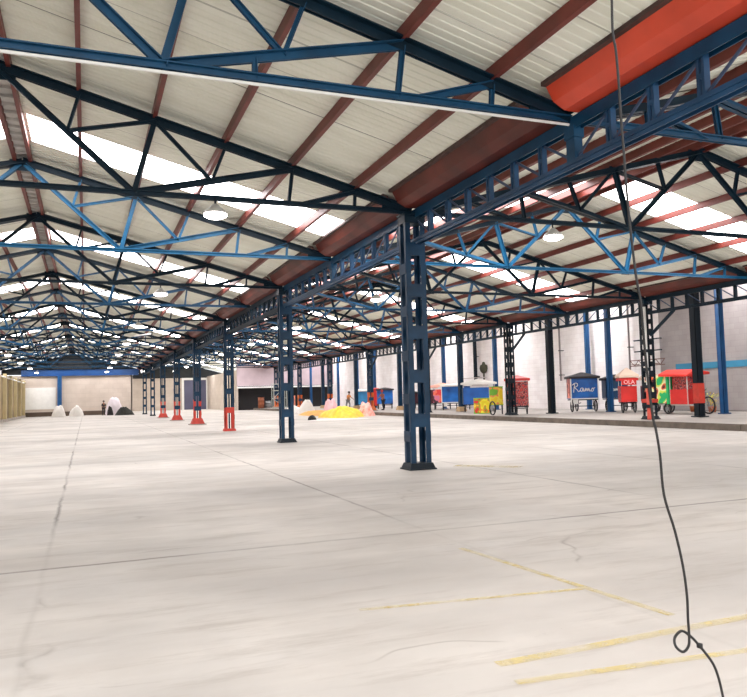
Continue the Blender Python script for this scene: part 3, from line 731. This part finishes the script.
me.materials.clear(); me.materials.append(mat('pale_pink', (250, 210, 210), .5))
lo = bpy.data.objects.new('lettering', me); C.objects.link(lo); lo.parent = c3; lo.location = (0, -.52, 1.62); lo.rotation_euler = (R(90), 0, 0)
MB().box(-.4, .4, -.5, -.47, 1.56, 1.9).build('sign_board', m_rd, c3)
# goods tricycle between blue post and red cart
c4 = cart('goods_tricycle', 'tricycle loaded with brown goods under the beige canopy', (30.6, 34.3, PLAT), R(-25), .9, .8, .6, 1.5, m_rb, m_pp, m_be, .4, None, None, None, group='tricycle carts', cz=1.95)

# motor tricycle with advertising box and red stall
t = thing('motor_tricycle', 'motor tricycle with green advert box, red stall and red canopy', 'vehicle', (28.5, 29.75, PLAT), R(-90))
MB().box(-1.95, -.32, -.55, .55, .55, 2.0).build('advert_box', m_gn, t)
MB().box(-.42, -.28, -.58, .58, .5, 2.05).build('green_edge', mat('green_edge', (30, 190, 110), .5), t)
MB().box(-.25, .95, -.5, .5, .5, 1.25).build('stall_counter', m_rd, t)
MB().box(-.25, .95, -.5, .5, 1.95, 2.05).build('stall_header', m_rd, t)
MB().box(-.22, .9, -.35, .45, 1.25, 1.95).build('goods', m_rb, t)
for x in (-.24, .93):
    for y_ in (-.48, .48): MB().cyl((x, y_, .5), (x, y_, 2.08), .025, 6).build('canopy_pole', M_WHITE, t)
MB().add([(-.75, -.75, 2.05), (1.25, -.75, 1.98), (1.25, .7, 2.1), (-.75, .7, 2.15), (-.7, -.2, 2.28), (1.15, -.2, 2.24), (-.75, -.75, 1.93), (1.25, -.75, 1.88), (-.75, .7, 2.03), (1.25, .7, 1.98)],
         [(0,1,5,4), (4,5,2,3), (0,4,3), (1,2,5), (0,6,7,1), (3,2,9,8), (0,3,8,6), (1,7,9,2)]).build('canopy', mat('canopy_red', (236, 60, 50), .55, 0, .2, 2), t)
MB().beam((-1.75, 0, .48), (.9, 0, .48), .7, .1).build('chassis', M_WHITE, t)
wheel(t, (-1.35, -.55, .34), .34, 'y', False, M_STEEL); wheel(t, (-1.35, .5, .34), .34, 'y', False, M_STEEL); wheel(t, (-.45, -.5, .28), .28, 'y', False, M_STEEL)
wheel(t, (1.75, 0, .44), .44, 'y', True, M_STEEL)
MB().cyl((1.75, -.09, .38), (1.45, -.09, 1.15), .03).cyl((1.75, .09, .38), (1.45, .09, 1.15), .03).build('fork', M_STEEL, t)
MB().tube([(1.5, 0, 1.0), (1.2, 0, .75), (.85, 0, .55)], .06).tube([(.85, 0, .7), (1.15, 0, .85), (1.45, 0, 1.0)], .1).build('fuel_tank', M_COLD, t)
MB().tube([(1.3, -.38, 1.25), (1.45, -.2, 1.2), (1.48, 0, 1.16), (1.45, .2, 1.2), (1.3, .38, 1.25)], .02).build('handlebar', M_BLACK, t)
MB().lathe([(0,-.06), (.1,-.04), (.11,.04), (0,.06)], 12, (1.55, 0, 1.08)).build('headlight', M_STEEL, t, True)
MB().cyl((1.42, -.3, 1.2), (1.40, -.35, 2.0), .015).cyl((1.30, .3, 1.2), (1.3, .35, 1.9), .015).build('windscreen_rod', M_STEEL, t)

# plants against the grey wall
def plant(loc, label, seed, h, cols_):
    rnd = random.Random(seed); t = thing('potted_plant', label, 'plant', loc, 0, 'potted plants beside the motor tricycle')
    MB().lathe([(0,0), (.17,0), (.22,.3), (.2,.3), (0,.28)], 12).build('pot', mat('clay_pot', (170, 96, 60), .8), t, True)
    mb = MB()
    for i in range(90):
        a = rnd.uniform(0, 6.28); r = rnd.uniform(0, .34); z = rnd.uniform(.3, h); c = Vector((math.cos(a)*r, math.sin(a)*r, z))
        d = Vector((math.cos(a), math.sin(a), rnd.uniform(.1, .9))).normalized(); sd = d.cross(Vector((0,0,1))).normalized()*.035; L = rnd.uniform(.14, .26)
        mb.cur = rnd.randrange(2); mb.add([c, c+d*L*.5+sd, c+d*L, c+d*L*.5-sd], [(0,1,2,3)])
    mb.build('foliage', cols_, t)
g1 = mat('yellow_green_leaf', (190, 200, 70), .6); g2 = mat('leaf_green', (84, 130, 50), .6); g3 = mat('yellow_leaf', (226, 200, 90), .6)
plant((31.0, 31.0, PLAT), 'leafy green plant behind the tricycle front wheel', 1, 1.25, [g2, g1])
plant((30.9, 30.1, PLAT), 'yellowish plant left of the blue post', 2, .95, [g1, g3])
plant((31.2, 31.7, PLAT), 'shorter plant behind the motor tricycle', 3, .8, [g3, g1])

# carts farther along the platform
cart('stall_tricycle', 'red stall tricycle with jutting red canopy beside yellow boxes', (23.9, 37.95, PLAT), R(-30), 1.25, .9, .5, 1.95, m_rb, m_rd, m_rd, .2, group='tricycle carts', cz=2.12)
def ad_box(name, label, loc, rz, w, d, z0, z1, m, group=None):
    t = thing(name, label, 'box', loc, rz, group)
    MB().box(-w/2, w/2, -d/2, d/2, z0, z1).build('panel', m, t)
    MB().box(-w/2-.02, w/2+.02, -d/2-.02, d/2+.02, z1-.04, z1).box(-w/2-.02, w/2+.02, -d/2-.02, d/2+.02, z0, z0+.04).build('edge', mat('lime_edge', (130, 200, 60), .5), t)
    if z0 > .2:
        mb = MB()
        for sx in (-1, 1):
            for sy in (-1, 1): mb.cyl((sx*(w/2-.05), sy*(d/2-.05), 0), (sx*(w/2-.05), sy*(d/2-.05), z0), .03, 6)
        mb.build('stand', M_COLD, t)
    return t
ad_box('advert_box', 'lime and orange printed box standing low beside the yellow one', (23.9, 42.2, PLAT), R(-28), 1.05, .7, 0, 1.0, m_or, 'printed advert boxes')
ad_box('advert_box', 'tall bright yellow printed box on a stand', (23.6, 39.9, PLAT), R(-28), .8, .7, .55, 1.7, advert_material('yellow_advert', [(246, 226, 40), (250, 240, 80), (244, 160, 90), (120, 200, 60)], 2.2, 11), 'printed advert boxes')
t = thing('spare_wheel', 'black wheel propped on platform edge', 'wheel', (22.1, 37.8, PLAT), R(86))
wheel(t, (0, 0, .42), .42, 'y', False)
cart('canopy_cart', 'blue cart under a wide white cloth roof left of the yellow box', (25.6, 45.6, PLAT), R(-25), 2.2, 1.0, .55, 1.7, mat('royal_blue', (30, 96, 180), .5, 0, .4, 1.5), m_bl2, mat('white_cloth', (232, 228, 222), .8, 0, .15, 1), .25, None, None, None, group='tricycle carts', cz=2.05)
cart('framed_cart', 'bright blue cart in a white frame behind the footed post', (27.8, 53.2, PLAT), R(-28), 2.3, 1.0, .6, 2.0, m_bl, m_bl, mat('white_cloth', (232, 228, 222)), .1, None, M_WHITE, M_WHITE, group='tricycle carts')
cart('goods_cart', 'red and pink cart with pale sloping canopy', (28.2, 56.5, PLAT), R(-28), 1.5, 1.0, .6, 1.7, advert_material('pink_goods', [(226, 60, 60), (240, 120, 90), (220, 120, 150), (80, 50, 60)], 1.8, 4), m_rb, mat('pink_cloth', (250, 190, 170), .8), .2, None, None, None, group='tricycle carts', cz=2.05)
cart('goods_cart', 'brown loaded tricycle left of the red and pink cart', (28.2, 59.3, PLAT), R(-28), 1.5, 1.0, .5, 1.7, m_pp, m_rb, mat('pink_cloth', (250, 190, 170), .8), .12, None, None, None, group='tricycle carts', cz=2.0)
cart('delivery_cart', 'small blue cart beside the worker in brown', (27.0, 66.5, PLAT), R(-20), 1.5, 1.0, .5, 1.9, m_bl, m_bl, m_dkc, .15, None, None, M_WHITE, group='tricycle carts')
cart('delivery_cart', 'distant light blue cart left of the orange-footed column', (28.0, 75.8, PLAT), R(-20), 1.5, 1.0, .4, 1.9, mat('sky_blue', (60, 150, 210), .5, 0, .3, 2), m_bl, M_WHITE, .15, None, None, None, group='tricycle carts')
cart('delivery_cart', 'narrow red cart right of the orange-footed column', (27.5, 70.2, PLAT), R(-20), .6, .8, .3, 2.0, m_rd, m_rd, m_rd, .1, None, None, None, group='tricycle carts')
cart('loaded_tricycle', 'dark loaded tricycle between the nearest column and red cart', (28.2, 62.3, PLAT), R(-28), 1.3, 1.0, .5, 1.5, m_pp, m_rb, m_dkc, .1, None, None, None, group='tricycle carts')

# ------------------------------------------------------------------ yellow tarpaulin heap etc. on the floor
def heap(name, label, cat, loc, rx, ry, h, m, seed, group=None, rz=0, noise_=.35):
    rnd = random.Random(seed); n, k = 22, 8; vs = [(0, 0, h)]; fs = []
    ph = [rnd.uniform(0, 6.28) for _ in range(5)]
    for j in range(1, k+1):
        u = j/k
        for i in range(n):
            a = 2*math.pi*i/n
            w = 1+noise_*.4*math.sin(3*a+ph[0])+noise_*.3*math.sin(5*a+ph[1]+u*3)
            z = h*(max(0, 1-u**1.9)**.85)*(1+noise_*math.sin(2*a+ph[2]+u*4)*u*(1-u)*3+rnd.uniform(-.08, .08)) if j < k else 0
            vs.append((rx*u**.8*w*math.cos(a), ry*u**.8*w*math.sin(a), max(0, z)))
    fs += [(0, 1+i, 1+(i+1) % n) for i in range(n)]
    for j in range(k-1): fs += [(1+j*n+i, 1+(j+1)*n+i, 1+(j+1)*n+(i+1) % n, 1+j*n+(i+1) % n) for i in range(n)]
    o = MB().add(vs, fs).build(name, m, None, True); o.location = loc; o.rotation_euler = (0,0,rz)
    return tag(o, label, cat, group)
m_yc = mat('yellow_tarp', (250, 214, 60), .5, 0, .2, 3, rgb2=(236, 176, 30)); m_oc = mat('orange_cloth', (236, 170, 70), .6, 0, .3, 2); m_ws = mat('white_sack', (240, 236, 230), .7, 0, .1, 3)
heap('tarpaulin', 'crumpled bright yellow tarpaulin on floor', 'tarpaulin', (18.0, 53.0, 0), 1.5, 2.2, .75, m_yc, 1)
heap('tarpaulin', 'flat orange-yellow tarpaulin spread left of the bright yellow one', 'tarpaulin', (19.2, 61.0, 0), 1.8, 4.0, .38, m_oc, 2)
heap('cloth_pile', 'pink and white cloth pile right of yellow tarpaulin', 'pile', (20.3, 54.0, 0), .7, .8, .95, mat('pink_white', (246, 206, 196), .7, 0, .25, 3, rgb2=(240, 130, 110)), 3)
heap('ground_sheet', 'thin white sheet lying in front of the yellow tarpaulin', 'sheet', (16.1, 48.6, 0), 2.2, 1.3, .06, M_WHITE, 4)
heap('rubble_lump', 'small black lump lying on the floor before the tarpaulin', 'lump', (14.5, 49.1, 0), .32, .32, .3, M_BLACK, 5)
heap('sack_pile', 'white sack heap behind the orange tarpaulin', 'sack pile', (20.6, 71.5, 0), .9, .9, 1.2, m_ws, 6, 'white sack heaps')
heap('sack_pile', 'low white sack heap at the left end of the tarpaulins', 'sack pile', (20.0, 74.5, 0), .9, .9, .7, m_ws, 7, 'white sack heaps')
heap('sack_pile', 'pinkish sack heap beside the orange-footed column', 'sack pile', (21.0, 65.0, 0), .7, .7, 1.2, mat('pinkish_sack', (240, 190, 196), .7, 0, .2, 3), 8, 'white sack heaps')
heap('sack_pile', 'white sack heap under the far blue post, left of two', 'sack pile', (-3.0, 96.0, 0), .8, .8, 1.25, m_ws, 9, 'far white sack heaps', noise_=.2)
heap('sack_pile', 'white sack heap by the far wall, right of two', 'sack pile', (-1.0, 96.0, 0), .85, .8, 1.2, m_ws, 10, 'far white sack heaps', noise_=.2)
heap('wrapped_stack', 'tall pale wrapped stack by far wall behind the person', 'stack', (3.3, 98.0, 0), 1.1, .9, 2.1, mat('pale_wrap', (226, 216, 222), .7, 0, .1, 2), 11, noise_=.1)
heap('scrap_pile', 'dark scrap heap right of the pale wrapped stack', 'scrap pile', (4.3, 93.5, 0), 1.0, .8, .8, mat('scrap', (54, 56, 52), .8, 0, .5, 6), 12, noise_=.6)
heap('scrap_pile', 'small dark scrap heap in front of the wrapped stack', 'scrap pile', (2.7, 95.0, 0), .35, .35, 1.0, mat('scrap2', (40, 38, 40), .8, 0, .5, 6), 13)
# dim goods inside the dark bays, on orange painted stands
for i, (x, y_, h, m, nm, lab) in enumerate([(22.0, 98.5, 1.5, mat('rust_drum', (150, 84, 52), .7, 0, .4, 2), 'oil_drum', 'orange drum in front of the dark bays, leftmost'), (24.2, 97.5, 1.2, mat('rust_drum', (150, 84, 52)), 'oil_drum', 'orange drum in front of the dark bays, second from left'),
                                 (24.0, 90.0, 1.6, mat('salmon_drum', (226, 140, 110), .6, 0, .2, 3), 'oil_drum', 'salmon drum standing left of the blue wall posts'), (23.0, 98.8, 1.0, M_STEEL, 'oil_drum', 'grey drum between the two orange drums')]):
    t = thing(nm, lab, 'drum', (x, y_, PLAT), 0, 'drums at the far dark bays')
    MB().lathe([(0,0), (.42,0), (.42,.3*h), (.44,.32*h), (.42,.34*h), (.42,.64*h), (.44,.66*h), (.42,.68*h), (.42,h), (.4,h-.02), (0,h-.02)], 18).build('barrel', m, t, True)
    MB().torus((0,0,h), .42, .02, 'y', 18, 6)
    MB().lathe([(.38,h-.02), (.44,h-.02), (.44,h+.03), (.38,h+.03)], 18).build('rim', M_COLD, t)

# scaffold tower
t = thing('scaffold_tower', 'pale grey scaffold tower standing before the dark bays', 'scaffold', (21.9, 88, PLAT))
mb = MB()
for x in (-.8, .8):
    for y_ in (-.5, .5): mb.cyl((x, y_, 0), (x, y_, 3.1), .05, 6)
mb.build('upright', mat('galvanised', (176, 184, 180), .5, .3), t)
mb = MB()
for z in (.2, 1.3, 2.2, 3.0):
    for y_ in (-.5, .5): mb.cyl((-.8, y_, z), (.8, y_, z), .04, 6)
mb.build('rail', MATS['galvanised'], t)
MB().cyl((-.8, -.5, 1.3), (.8, -.5, 3.0), .04, 6).cyl((.8, .5, .2), (-.8, .5, 1.3), .04, 6).build('brace', MATS['galvanised'], t)
MB().box(-.85, .85, -.5, .5, 2.22, 2.27).build('deck', M_TAN, t)

# ------------------------------------------------------------------ people
def person(label, loc, rz, shirt, trousers, hair, pose='stand', skin=(150, 100, 76)):
    t = thing('person', label, 'person', loc, rz)
    lean = .0 if pose == 'stand' else .12
    J = {}; E = []; rad = []
    V = []
    def j(n, x, y, z, r, par=None):
        J[n] = len(V); V.append((x, y, z)); rad.append(r)
        if par is not None: E.append((J[par], J[n]))
    j('pelvis', 0, 0, .93, .13); j('waist', 0, -lean*.4, 1.1, .12, 'pelvis'); j('chest', 0, -lean, 1.32, .15, 'waist'); j('neckb', 0, -lean*1.2, 1.47, .07, 'chest')
    j('neck', 0, -lean*1.3, 1.53, .055, 'neckb'); j('jaw', 0, -lean*1.4-.02, 1.60, .08, 'neck'); j('head', 0, -lean*1.4-.01, 1.68, .098, 'jaw'); j('crown', 0, -lean*1.4, 1.75, .07, 'head')
    for s, nm in ((-1, 'l'), (1, 'r')):
        st = .0 if pose == 'stand' else s*.12
        j('hip'+nm, s*.1, 0, .88, .095, 'pelvis'); j('knee'+nm, s*.12, -st-.02, .49, .062, 'hip'+nm); j('ankle'+nm, s*.12, -st*1.2+.03, .09, .042, 'knee'+nm); j('toe'+nm, s*.14, -st*1.2-.15, .035, .035, 'ankle'+nm)
        j('sh'+nm, s*.18, -lean, 1.40, .062, 'chest'); 
        ey, ez = (-.02, 1.12) if pose == 'stand' else (-.12, 1.16)
        wy, wz = (-.07, .88) if pose == 'stand' else (-.36, 1.08)
        j('elb'+nm, s*.24, -lean+ey, ez, .043, 'sh'+nm); j('wr'+nm, s*.26, -lean+wy, wz, .03, 'elb'+nm)
        j('palm'+nm, s*.262, -lean+wy-.02, wz-.06, .028, 'wr'+nm)
        for q in range(4):
            j('f%d%s' % (q, nm), s*.262, -lean+wy-.05+q*.02, wz-.11, .009, 'palm'+nm)
            j('g%d%s' % (q, nm), s*.258, -lean+wy-.055+q*.02, wz-.145-(.01 if q in (1,2) else 0), .008, 'f%d%s' % (q, nm))
        j('th'+nm, s*.25, -lean+wy-.065, wz-.07, .009, 'palm'+nm)
    def skin_mesh(name, V, E, rad, m, parent, root=0, sub=1):
        me = bpy.data.meshes.new(name); me.from_pydata(V, E, []); me.materials.append(m)
        o = bpy.data.objects.new(name, me); C.objects.link(o); o.parent = parent
        sm = o.modifiers.new('skin', 'SKIN'); sm.use_smooth_shade = True
        if not me.skin_vertices: 
            pass
        lay = me.skin_vertices[0].data if me.skin_vertices else None
        if lay:
            for i, d in enumerate(lay): d.radius = (rad[i], rad[i]); d.use_root = (i == root)
        ss = o.modifiers.new('sub', 'SUBSURF'); ss.levels = sub; ss.render_levels = sub
        return o
    def sub(names, grow): 
        ids = [J[n] for n in names]; mp = {a: i for i, a in enumerate(ids)}
        return [V[a] for a in ids], [(mp[a], mp[b]) for a, b in E if a in mp and b in mp], [rad[a]+grow for a in ids]
    skin_mesh('body', V, E, rad, mat('skin_%d' % skin[0], skin, .6), t)
    v, e, r = sub(['waist', 'chest', 'neckb', 'shl', 'elbl', 'shr', 'elbr', 'pelvis'], .016); skin_mesh('shirt', v, e, r, shirt, t)
    v, e, r = sub(['pelvis', 'hipl', 'kneel', 'anklel', 'hipr', 'kneer', 'ankler'], .02); skin_mesh('trousers', v, e, r, trousers, t)
    for s, nm in ((-1, 'l'), (1, 'r')):
        a = V[J['toe'+nm]]; MB().frustum(a[0], a[1]+.07, .05, .14, .04, .09, 0, .1).build('shoe', M_BLACK, t)
    hd = V[J['head']]
    MB().lathe([(.0, .145), (.06, .13), (.105, .08), (.122, .0), (.115, -.04)], 14, (hd[0], hd[1]+.018, hd[2]+.01)).build('hair', hair, t, True)
    mb = MB()
    for sx in (-1, 1): mb.box(hd[0]+sx*.035-.012, hd[0]+sx*.035+.012, hd[1]-.105, hd[1]-.09, hd[2]-.006, hd[2]+.006)
    mb.box(hd[0]-.025, hd[0]+.025, hd[1]-.1, hd[1]-.088, hd[2]-.075, hd[2]-.066)
    mb.build('eyes_and_mouth', M_BLACK, t)
    MB().frustum(hd[0], hd[1]-.1, .015, .02, .008, .008, hd[2]-.045, hd[2]+.01).build('nose', MATS['skin_%d' % skin[0]], t)
    return t
dk = mat('dark_cloth', (40, 40, 46), .8); gr = mat('grey_cloth', (120, 120, 122), .8); ors = mat('orange_vest', (224, 150, 90), .8); hb = mat('black_hair', (24, 20, 20), .7); br = mat('brown_cloth', (150, 92, 80), .8)
person('person in dark clothes standing before the far wall', (2.05, 97.0, 0), R(20), dk, dk, hb)
person('worker in tan vest standing near distant light blue cart', (24.6, 70.5, PLAT), R(30), ors, gr, hb, 'work')
person('worker in brown shirt and red cap beside the small blue cart', (25.0, 62.0, PLAT), R(-60), br, dk, mat('red_cap', (190, 50, 40), .7), 'work')

# ------------------------------------------------------------------ light, camera
w = bpy.data.worlds.new('World'); bpy.context.scene.world = w; w.use_nodes = True
bg = w.node_tree.nodes['Background']; bg.inputs['Color'].default_value = (.95, .97, 1, 1); bg.inputs['Strength'].default_value = 1.7

cam = bpy.data.cameras.new('Camera'); co = bpy.data.objects.new('Camera', cam); C.objects.link(co)
yaw, pitch, roll, f = .372, .063, .026, 739.3
right0 = Vector((math.cos(yaw), -math.sin(yaw), 0)); fwd = Vector((math.sin(yaw)*math.cos(pitch), math.cos(yaw)*math.cos(pitch), math.sin(pitch)))
up0 = right0.cross(fwd)
right = right0*math.cos(roll)-up0*math.sin(roll); up = right0*math.sin(roll)+up0*math.cos(roll)
Mx = Matrix((right, up, -fwd)).transposed().to_4x4(); Mx.translation = (0, 0, 1.6)
co.matrix_world = Mx
cam.sensor_fit = 'HORIZONTAL'; cam.sensor_width = 36; cam.lens = f/747*36; cam.clip_end = 400; cam.clip_start = .05
sc = bpy.context.scene; sc.camera = co
sc.view_settings.view_transform = 'Standard'; sc.view_settings.look = 'None'; sc.view_settings.exposure = .28
sc.cycles.max_bounces = 8; sc.cycles.diffuse_bounces = 5; sc.cycles.glossy_bounces = 3; sc.cycles.transparent_max_bounces = 8
sc.cycles.use_adaptive_sampling = True
